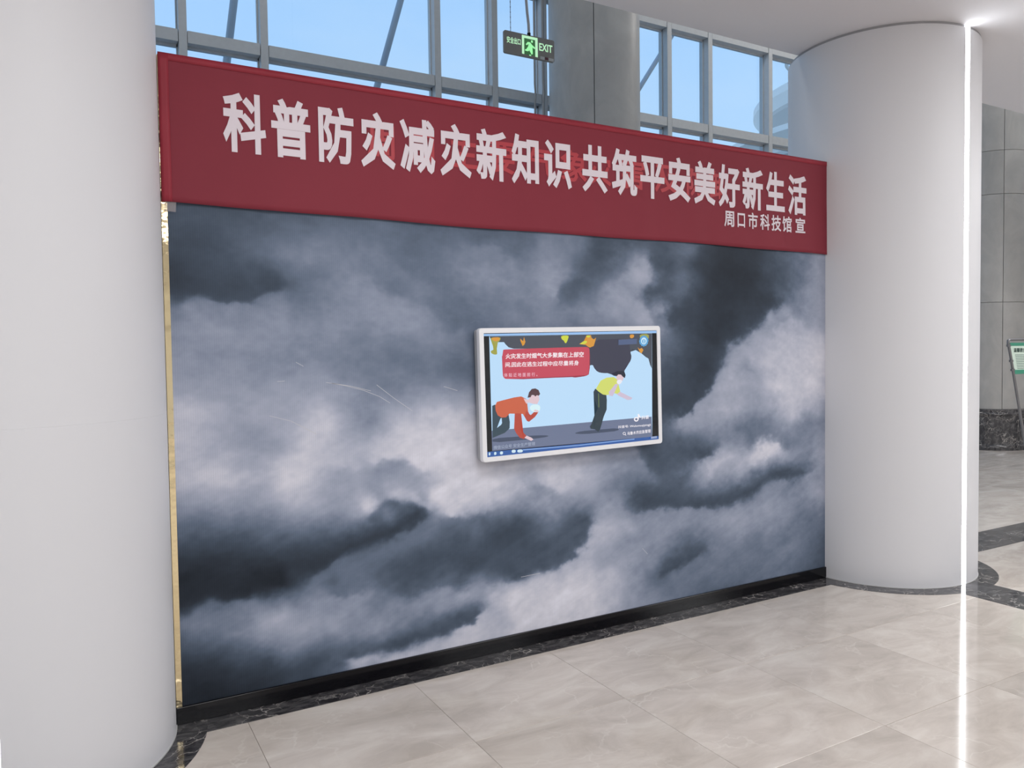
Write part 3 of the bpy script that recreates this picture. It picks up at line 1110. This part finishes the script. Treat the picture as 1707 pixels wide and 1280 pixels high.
shape('flame', [([(1405, 245), (1420, 262), (1440, 252), (1455, 270), (1440, 300), (1425, 290), (1415, 270)], FL2[0], FL2[1], 0)])
shape('flame', [([(1420, 136), (1498, 132), (1500, 175), (1470, 200), (1425, 170)], FL3[0], FL3[1], 1)])
# round badge in the corner and the faint menu bar
ring = [(1457 + 36 * math.cos(a * math.pi / 12) * (1.0 if a % 2 else 1.12), 193 + 44 * math.sin(a * math.pi / 12) * (1.0 if a % 2 else 1.12)) for a in range(24)]
shape('badge', [(ring, 'badge_blue', (92, 160, 210), 0),
                ([(1457 + 24 * math.cos(a * math.pi / 8), 193 + 30 * math.sin(a * math.pi / 8)) for a in range(16)], 'badge_pale', (205, 232, 248), 0),
                ([(1457 + 15 * math.cos(a * math.pi / 8), 196 + 20 * math.sin(a * math.pi / 8)) for a in range(16)], 'badge_blue', (92, 160, 210), 0),
                ([(1453, 180), (1461, 180), (1461, 212), (1453, 212)], 'badge_pale', (205, 232, 248), 0)])
shape('menu_bar', [([(1240, 180), (1398, 174), (1398, 218), (1240, 226)], 'menu_blue', (84, 98, 132), 0)])

# caption
shape('caption_box', [(smooth_poly([(240, 254), (975, 238), (998, 262), (998, 470), (965, 490), (905, 498), (870, 502), (840, 496), (290, 517), (250, 480)], 1), 'caption_red_dark', (150, 50, 70), 0),
                      (smooth_poly([(244, 258), (280, 252), (950, 238), (990, 244), (994, 280), (992, 450), (985, 478), (950, 485), (300, 510), (262, 505), (248, 470)], 1), 'caption_red', (194, 74, 92), 0)])
WH = ('text_white', (246, 240, 245))
stext('火灾发生时烟气大多聚集在上部空', (274, 336), (944, 326), 46, *WH, off=0.018)
stext('间,因此在逃生过程中应尽量将身', (272, 408), (902, 398), 44, *WH, off=0.014)
stext('体 贴 近 地 面 前 行 。', (262, 492), (548, 488), 34, 'text_pink', (235, 190, 205), off=0.006)

# crawling man
OR, ORD, SK = ('shirt_orange', (200, 98, 70)), ('shirt_red', (180, 74, 62)), ('skin', (222, 196, 204))
shape('figure_shadow', [([(165, 1022), (400, 1008), (560, 998), (650, 1000), (640, 1012), (560, 1024), (400, 1040), (165, 1060)], 'shadow_grey', (70, 80, 102), 1)])
shape('figure_shadow', [([(860, 985), (930, 965), (1060, 955), (1250, 940), (1250, 965), (1100, 980), (950, 992)], 'shadow_grey', (70, 80, 102), 1)])
shape('crawling_figure', [
    ([(160, 740), (185, 728), (220, 800), (300, 805), (313, 880), (312, 935), (270, 975), (165, 1018)], 'trousers_dark', (58, 76, 88), 0),
    ([(202, 932), (232, 850), (242, 845), (246, 890), (238, 905)], 'air_blue', (186, 219, 247), 0),
    ([(186, 738), (200, 706), (260, 690), (350, 668), (410, 660), (452, 682), (462, 720), (470, 790), (480, 812), (490, 826), (540, 786), (556, 800), (530, 838), (478, 880), (460, 872),
      (425, 812), (310, 808), (280, 840), (240, 842), (208, 822), (190, 780)], OR[0], OR[1], 0),
    ([(355, 806), (410, 808), (410, 870), (405, 905), (410, 950), (455, 1000), (436, 1030), (400, 1018), (370, 980), (350, 940)], ORD[0], ORD[1], 0),
    ([(456, 780), (480, 815), (490, 826), (536, 782), (556, 802), (528, 840), (478, 880), (462, 874), (440, 830)], ORD[0], ORD[1], 0),
    ([(440, 1020), (458, 1000), (500, 1018), (518, 1034), (498, 1046)], SK[0], SK[1], 0),
    ([(430, 678), (470, 690), (485, 668), (500, 650), (560, 650), (566, 690), (548, 728), (510, 725), (470, 712), (455, 725), (440, 700)], SK[0], SK[1], 0),
    ([(464, 672), (476, 625), (500, 596), (530, 592), (558, 606), (572, 640), (560, 656), (545, 650), (530, 662), (520, 650), (500, 648), (490, 668)], 'hair_brown', (86, 60, 66), 0),
    ([(480, 760), (500, 732), (545, 728), (575, 745), (572, 785), (540, 800), (500, 790)], 'cloth_white', (214, 240, 246), 1),
    ([(515, 785), (530, 774), (555, 782), (562, 792), (548, 800)], SK[0], SK[1], 0),
])
# stooping man
YE = ('shirt_yellow', (208, 216, 110))
shape('stooping_figure', [
    ([(1030, 625), (1045, 598), (1070, 620), (1140, 655), (1145, 700), (1144, 780), (1120, 840), (1095, 915), (1090, 950), (1075, 972), (1045, 950), (1010, 945), (1002, 925), (1015, 905), (1040, 830), (1068, 770), (1040, 690)], 'trousers_black', (48, 62, 72), 0),
    ([(1070, 640), (1076, 640), (1080, 760), (1074, 762)], 'stripe_green', (110, 130, 80), 0),
    ([(1160, 640), (1200, 650), (1230, 560), (1215, 560)], 'skin_pale', (205, 190, 210), 0),
    ([(1222, 600), (1262, 630), (1330, 665), (1362, 680), (1355, 695), (1325, 700), (1250, 665), (1215, 640)], 'skin_pale', (205, 190, 210), 0),
    ([(1050, 600), (1090, 530), (1140, 505), (1200, 500), (1232, 520), (1258, 625), (1235, 645), (1210, 640), (1170, 650), (1140, 655), (1110, 650), (1070, 622)], YE[0], YE[1], 0),
    ([(1160, 628), (1185, 600), (1215, 560), (1240, 560), (1215, 620), (1195, 665), (1165, 660)], 'skin_pale', (205, 190, 210), 0),
    ([(1222, 500), (1235, 470), (1275, 475), (1290, 500), (1275, 535), (1235, 545)], SK[0], SK[1], 0),
    ([(1190, 470), (1240, 450), (1290, 450), (1302, 485), (1296, 510), (1280, 500), (1262, 480), (1240, 478), (1228, 492)], 'hair_black', (40, 42, 56), 0),
    ([(1222, 545), (1240, 522), (1272, 525), (1270, 550), (1245, 568)], 'mask_white', (232, 232, 240), 1),
])
# marks of the video service
shape('note_mark', [([(1411, 820), (1420, 820), (1424, 836), (1437, 846), (1437, 855), (1420, 848), (1420, 868), (1411, 868)], WH[0], WH[1], 0),
                    ([(1398 + 20 * math.cos(a * math.pi / 8), 866 + 20 * math.sin(a * math.pi / 8)) for a in range(16)], WH[0], WH[1], 0),
                    ([(1398 + 10 * math.cos(a * math.pi / 8), 866 + 10 * math.sin(a * math.pi / 8)) for a in range(16)], 'ground_grey', (108, 118, 145), 0)])
stext('抖音', (1442, 868), (1506, 862), 32, *WH, off=0.02, name='service_text')
stext('抖音号: Wulumuqiyingji', (1244, 948), (1522, 928), 28, *WH, off=0.01, name='account_text')
stext('乌鲁木齐应急管理', (1322, 1004), (1522, 982), 30, *WH, off=0.012, name='search_text')
shape('search_mark', [([(1296 + 12 * math.cos(a * math.pi / 8), 988 + 13 * math.sin(a * math.pi / 8)) for a in range(16)], WH[0], WH[1], 0),
                      ([(1296 + 8 * math.cos(a * math.pi / 8), 988 + 9 * math.sin(a * math.pi / 8)) for a in range(16)], 'ground_grey', (108, 118, 145), 0),
                      ([(1302, 998), (1306, 995), (1313, 1003), (1309, 1006)], WH[0], WH[1], 0)])
stext('微信公众号 安全生产管理', (172, 1118), (530, 1085), 32, 'text_grey', (160, 170, 192), off=0.008, name='source_text')
for bx_, by_, bw in ((137, 1158, 14), (186, 1154, 20), (240, 1150, 26), (345, 1136, 34), (400, 1134, 46)):
    shape('task_icon', [([(bx_ - bw / 2, by_ - 14), (bx_ + bw / 2, by_ - 15), (bx_ + bw / 2, by_ + 11), (bx_ - bw / 2, by_ + 13)], 'icon_pale', (205, 228, 240), 1)])
shape('task_icon', [([(1525, 1018), (1575, 1012), (1575, 1030), (1525, 1036)], 'icon_dim', (150, 165, 200), 0)])

# ------------------------------------------------------------------ hanging exit sign
SY = 1.2
sign = empty('exit_sign', (2.976, SY, 3.89))
tag(sign, 'hanging green running-man exit sign reading 安全出口 EXIT, above the banner', 'sign')
sw, sh = 0.213, 0.080
o3 = rrect(sw, sh, 0.012, 4)
n3 = len(o3)
vs = [(x, -0.009, z) for x, z in o3] + [(x, 0.009, z) for x, z in o3]
fs = [tuple(range(n3)), tuple(range(2 * n3 - 1, n3 - 1, -1))] + [(i, (i + 1) % n3, n3 + (i + 1) % n3, n3 + i) for i in range(n3)]
MB().add(vs, fs).build('plate', mat('sign_plate', (0.24, 0.225, 0.20), 0.4), sign)
M_grn = mat('sign_green_lit', (0.1, 0.2, 0.1), 0.4, emis=(0.36, 0.95, 0.42), es=0.9)
M_grp = mat('sign_pale_lit', (0.1, 0.2, 0.1), 0.4, emis=(0.55, 0.95, 0.60), es=0.85)
M_grd = mat('sign_dark_green', (0.03, 0.10, 0.035), 0.4, emis=(0.04, 0.14, 0.045), es=0.6)
# drawing units: the sign face is 0..100 wide, 0..38 high
def sp_(x, y, d):
    return ((x / 100 - 0.5) * 2 * sw, -0.0092 - d, (0.5 - y / 38) * 2 * sh)
def sgn(name, polys, mt):
    b_ = MB()
    for pts, d in polys:
        bm = bmesh.new()
        f = bm.faces.new([bm.verts.new(sp_(x, y, d)) for x, y in pts])
        bmesh.ops.triangulate(bm, faces=[f])
        bm.verts.index_update()
        b_.add([v.co[:] for v in bm.verts], [tuple(v.index for v in f.verts) for f in bm.faces])
        bm.free()
    return b_.build(name, mt, sign)
sgn('door_field', [([(35, 4), (66, 4), (66, 34), (35, 34)], 0.0002)], M_grd)
sgn('door_outline', [([(34.5, 2), (39, 2), (39, 34), (34.5, 34)], 0.0006), ([(61, 2), (66, 2), (66, 35), (61, 35)], 0.0006), ([(39, 2), (61, 2), (61, 6.5), (39, 6.5)], 0.0006)], M_grp)
circ_ = [(54.5 + 2.0 * math.cos(a * math.pi / 6), 10 + 2.3 * math.sin(a * math.pi / 6)) for a in range(12)]
sgn('running_man', [(circ_, 0.0006),
                    ([(46, 12), (51, 12), (55, 16), (61, 19.5), (60, 22), (54, 19.5), (52, 23), (56, 31), (53.5, 32.5), (49, 26), (47, 28), (41, 28), (40.5, 25.5), (45, 25), (46.5, 20), (48, 15.5), (44, 18), (42, 17)], 0.0006),
                    ([(49, 33.5), (52, 32.8), (53, 35), (48.5, 35)], 0.0006)], M_grn)
def sign_text(body, x0, x1, y0, y1, mt, off, name):
    vs, fs = text_mesh(body, off)
    a, b2 = vs[:, 0].min(), vs[:, 0].max()
    c_, d_ = vs[:, 1].min(), vs[:, 1].max()
    P = [sp_(x0 + (x - a) / (b2 - a) * (x1 - x0), y1 - (z - c_) / (d_ - c_) * (y1 - y0), 0.0006 + 0.0001 * q) for x, z, q in vs]
    return MB().add(P, fs).build(name, mt, sign)
sign_text('安全出口', 5, 32, 9.5, 20.5, M_grp, 0.018, 'lettering')
sign_text('EXIT', 69, 96, 9.5, 22.5, M_grp, 0.02, 'lettering')
sgn('label_sticker', [([(71, 32), (80, 32), (80, 37), (71, 37)], 0.0005)], mat('sticker', (0.5, 0.5, 0.48), 0.5))
sgn('label_sticker', [([(88, 32), (98.5, 32), (98.5, 37), (88, 37)], 0.0005)], mat('sticker', (0.5, 0.5, 0.48), 0.5))
sgn('indicator_window', [([(80.5, 32), (87.5, 32), (87.5, 36.5), (80.5, 36.5)], 0.0005)], mat('indicator_red', (0.10, 0.02, 0.03), 0.3))
MB().tube([(0, 0, sh - 0.002), (0, 0, sh + 0.02), (-0.002, 0, sh + 0.08), (-0.012, 0, sh + 0.16), (-0.022, 0, sh + 0.28), (-0.03, 0, sh + 0.5), (-0.02, 0, 9.0 - 3.89)], 0.010, 10).build('hanging_conduit', mat('conduit_white', (0.42, 0.42, 0.44), 0.45), sign, smooth=True)
MB().tube([(0, 0, sh - 0.004), (0, 0, sh + 0.018)], 0.013, 12).build('conduit_cap', M_plinth, sign, smooth=True)
b_ = MB()
for k in range(70):
    z = sh + 0.012 + k * 0.018
    if k % 2:
        b_.box(-0.157, -0.151, -0.001, 0.001, z - 0.008, z + 0.008)
    else:
        b_.box(-0.155, -0.153, -0.003, 0.003, z - 0.008, z + 0.008)
b_.tube([(-0.154, 0, sh + 1.2), (-0.154, 0, 9.0 - 3.89)], 0.0015, 6)
ch = b_.build('chain', M_grey, sign)
ch['kind'] = 'stuff'

# ------------------------------------------------------------------ poster stand
PX, PY = 9.55, 1.0
ps = empty('poster_stand', (PX, PY, 0))
tag(ps, 'grey tube stand with green and white notice board, cut off by the right edge', 'sign stand')
tw, bwid = 0.60, 0.06
pts = [(-0.07, 0, 0.02), (-0.27, 0, 0.664), (-0.565, 0, 1.60), (-0.603, 0, 1.70), (-0.600, 0, 1.725), (-0.575, 0, 1.735)]
MB().tube(pts + [(-x, y, z) for x, y, z in pts[::-1]], 0.014, 12).build('tube_frame', M_grey, ps, smooth=True)
MB().box(-0.09, 0.09, -0.03, 0.03, 0.0, 0.03).box(-0.09, -0.06, -0.30, 0.03, 0.0, 0.02).box(0.06, 0.09, -0.30, 0.03, 0.0, 0.02).build('base_feet', M_grey, ps)
M_bg = mat('poster_white', (0.66, 0.80, 0.70), 0.35)
M_bgreen = mat('poster_green', (0.06, 0.30, 0.20), 0.35)


def board(z0, z1, dy, mt, name, inset=0.03):
    def hx(z):
        return 0.603 - (1.70 - z) * 0.315 - inset
    return MB().add([(-hx(z0), dy, z0), (hx(z0), dy, z0), (hx(z1), dy, z1), (-hx(z1), dy, z1), (-hx(z0), dy + 0.006, z0), (hx(z0), dy + 0.006, z0), (hx(z1), dy + 0.006, z1), (-hx(z1), dy + 0.006, z1)],
                    [(0, 1, 2, 3), (7, 6, 5, 4), (0, 4, 5, 1), (3, 2, 6, 7), (0, 3, 7, 4), (1, 5, 6, 2)]).build(name, mt, ps)


board(1.36, 1.69, -0.004, M_bg, 'notice_board')
board(1.665, 1.70, -0.0055, M_bgreen, 'green_header', 0.028)
board(1.352, 1.40, -0.0055, M_bgreen, 'green_footer', 0.028)
for zz in (1.67, 1.50, 1.40):
    hx = 0.603 - (1.70 - zz) * 0.315
    for sx in (-1, 1):
        MB().box(sx * hx - 0.03, sx * hx + 0.03, -0.010, 0.008, zz - 0.012, zz + 0.012).build('clip', M_grey, ps)
vs, fs = text_mesh('温馨提示', 0.02)
sc_ = 0.24 / (vs[:, 0].max() - vs[:, 0].min())
MB().add([(-0.50 + x * sc_, -0.0058 - 0.0001 * q, 1.60 + z * sc_ * 0.8) for x, z, q in vs], fs).build('heading', mat('poster_ink', (0.03, 0.07, 0.06), 0.5), ps)
b_ = MB()
for k in range(9):
    z = 1.565 - k * 0.019
    b_.box(-0.47 + k * 0.006, 0.44 - (k % 3) * 0.05, -0.0056, -0.0050, z - 0.0035, z + 0.0035)
tl = b_.build('text_lines', mat('poster_ink_grey', (0.20, 0.27, 0.25), 0.5), ps)

# ------------------------------------------------------------------ outside
struct(MB().box(-60, 120, 4.9, 140, -0.6, -0.4).build('ground_outside', mat('paving', (0.32, 0.32, 0.31), 0.8)))
for k, ((xa, za), (xb, zb), r, lab) in enumerate([((1.872, 5.51), (1.983, 6.325), 0.050, 'slanting steel strut outside the leftmost window panes'),
                                    ((3.917, 5.497), (4.309, 6.813), 0.048, 'slanting steel strut outside the wide middle window pane'),
                                    ((8.737, 6.288), (9.089, 6.78), 0.040, 'slanting steel strut outside the window right of the stone column')]):
    dx, dz = (xb - xa) / (zb - za), 1.0
    z0, z1 = (-0.4 if k < 2 else 3.0), 10.5
    s_ = MB().tube([(xa + dx * (z0 - za), 7.0, z0), (xa + dx * (z1 - za), 7.0, z1)], r, 14)
    ob = s_.build('steel_strut', M_strut, smooth=True)
    tag(ob, lab, 'strut')
hall = empty('round_building', (60.4, 35.5, -0.4))
tag(hall, 'pale round building with white eaves, in the rightmost pane beside the column', 'building')
M_bw = mat('building_white', (0.95, 0.93, 0.90), 0.6)
M_bb = mat('building_blue_grey', (0.60, 0.58, 0.56), 0.5)
M_bp = mat('building_pale', (0.80, 0.78, 0.76), 0.5)
MB().lathe([(15.4, 0), (15.4, 17.2)], seg=96).build('lower_wall', M_bp, hall, smooth=True)
for k in range(9):
    MB().lathe([(15.4, 15.9 - 1.5 * k), (15.75, 16.1 - 1.5 * k), (15.75, 16.4 - 1.5 * k), (15.4, 16.5 - 1.5 * k)], seg=96).build('wall_band', M_bb, hall, smooth=True)
MB().lathe([(15.4, 17.2), (16.1, 17.7), (16.1, 18.1), (13.0, 18.9), (10.0, 19.0)], seg=96).build('lower_eave', M_bw, hall, smooth=True)
MB().lathe([(10.2, 18.6), (11.2, 19.8), (12.1, 20.9), (12.1, 21.2)], seg=96).build('upper_wall', M_bb, hall, smooth=True)
MB().lathe([(12.1, 21.2), (12.7, 21.9), (12.7, 22.45), (9.0, 22.6), (4.0, 22.8), (0.0, 22.9)], seg=96).build('roof', M_bw, hall, smooth=True)
pts = [(math.cos(a * math.pi / 12), math.sin(a * math.pi / 12)) for a in range(24)]
mast = MB()
mast.tube([(-14.2 + x * 0.33, 0.3 - x * 0.30, 22.9 + z * 0.45) for x, z in pts], 0.13, 8, closed=True)
mast.tube([(-14.2, 0.3, 18.5), (-14.2, 0.3, 22.5)], 0.1, 8)
mm_ = mast.build('roof_ring', M_bb, hall, smooth=True)
mm_['kind'] = 'stuff'
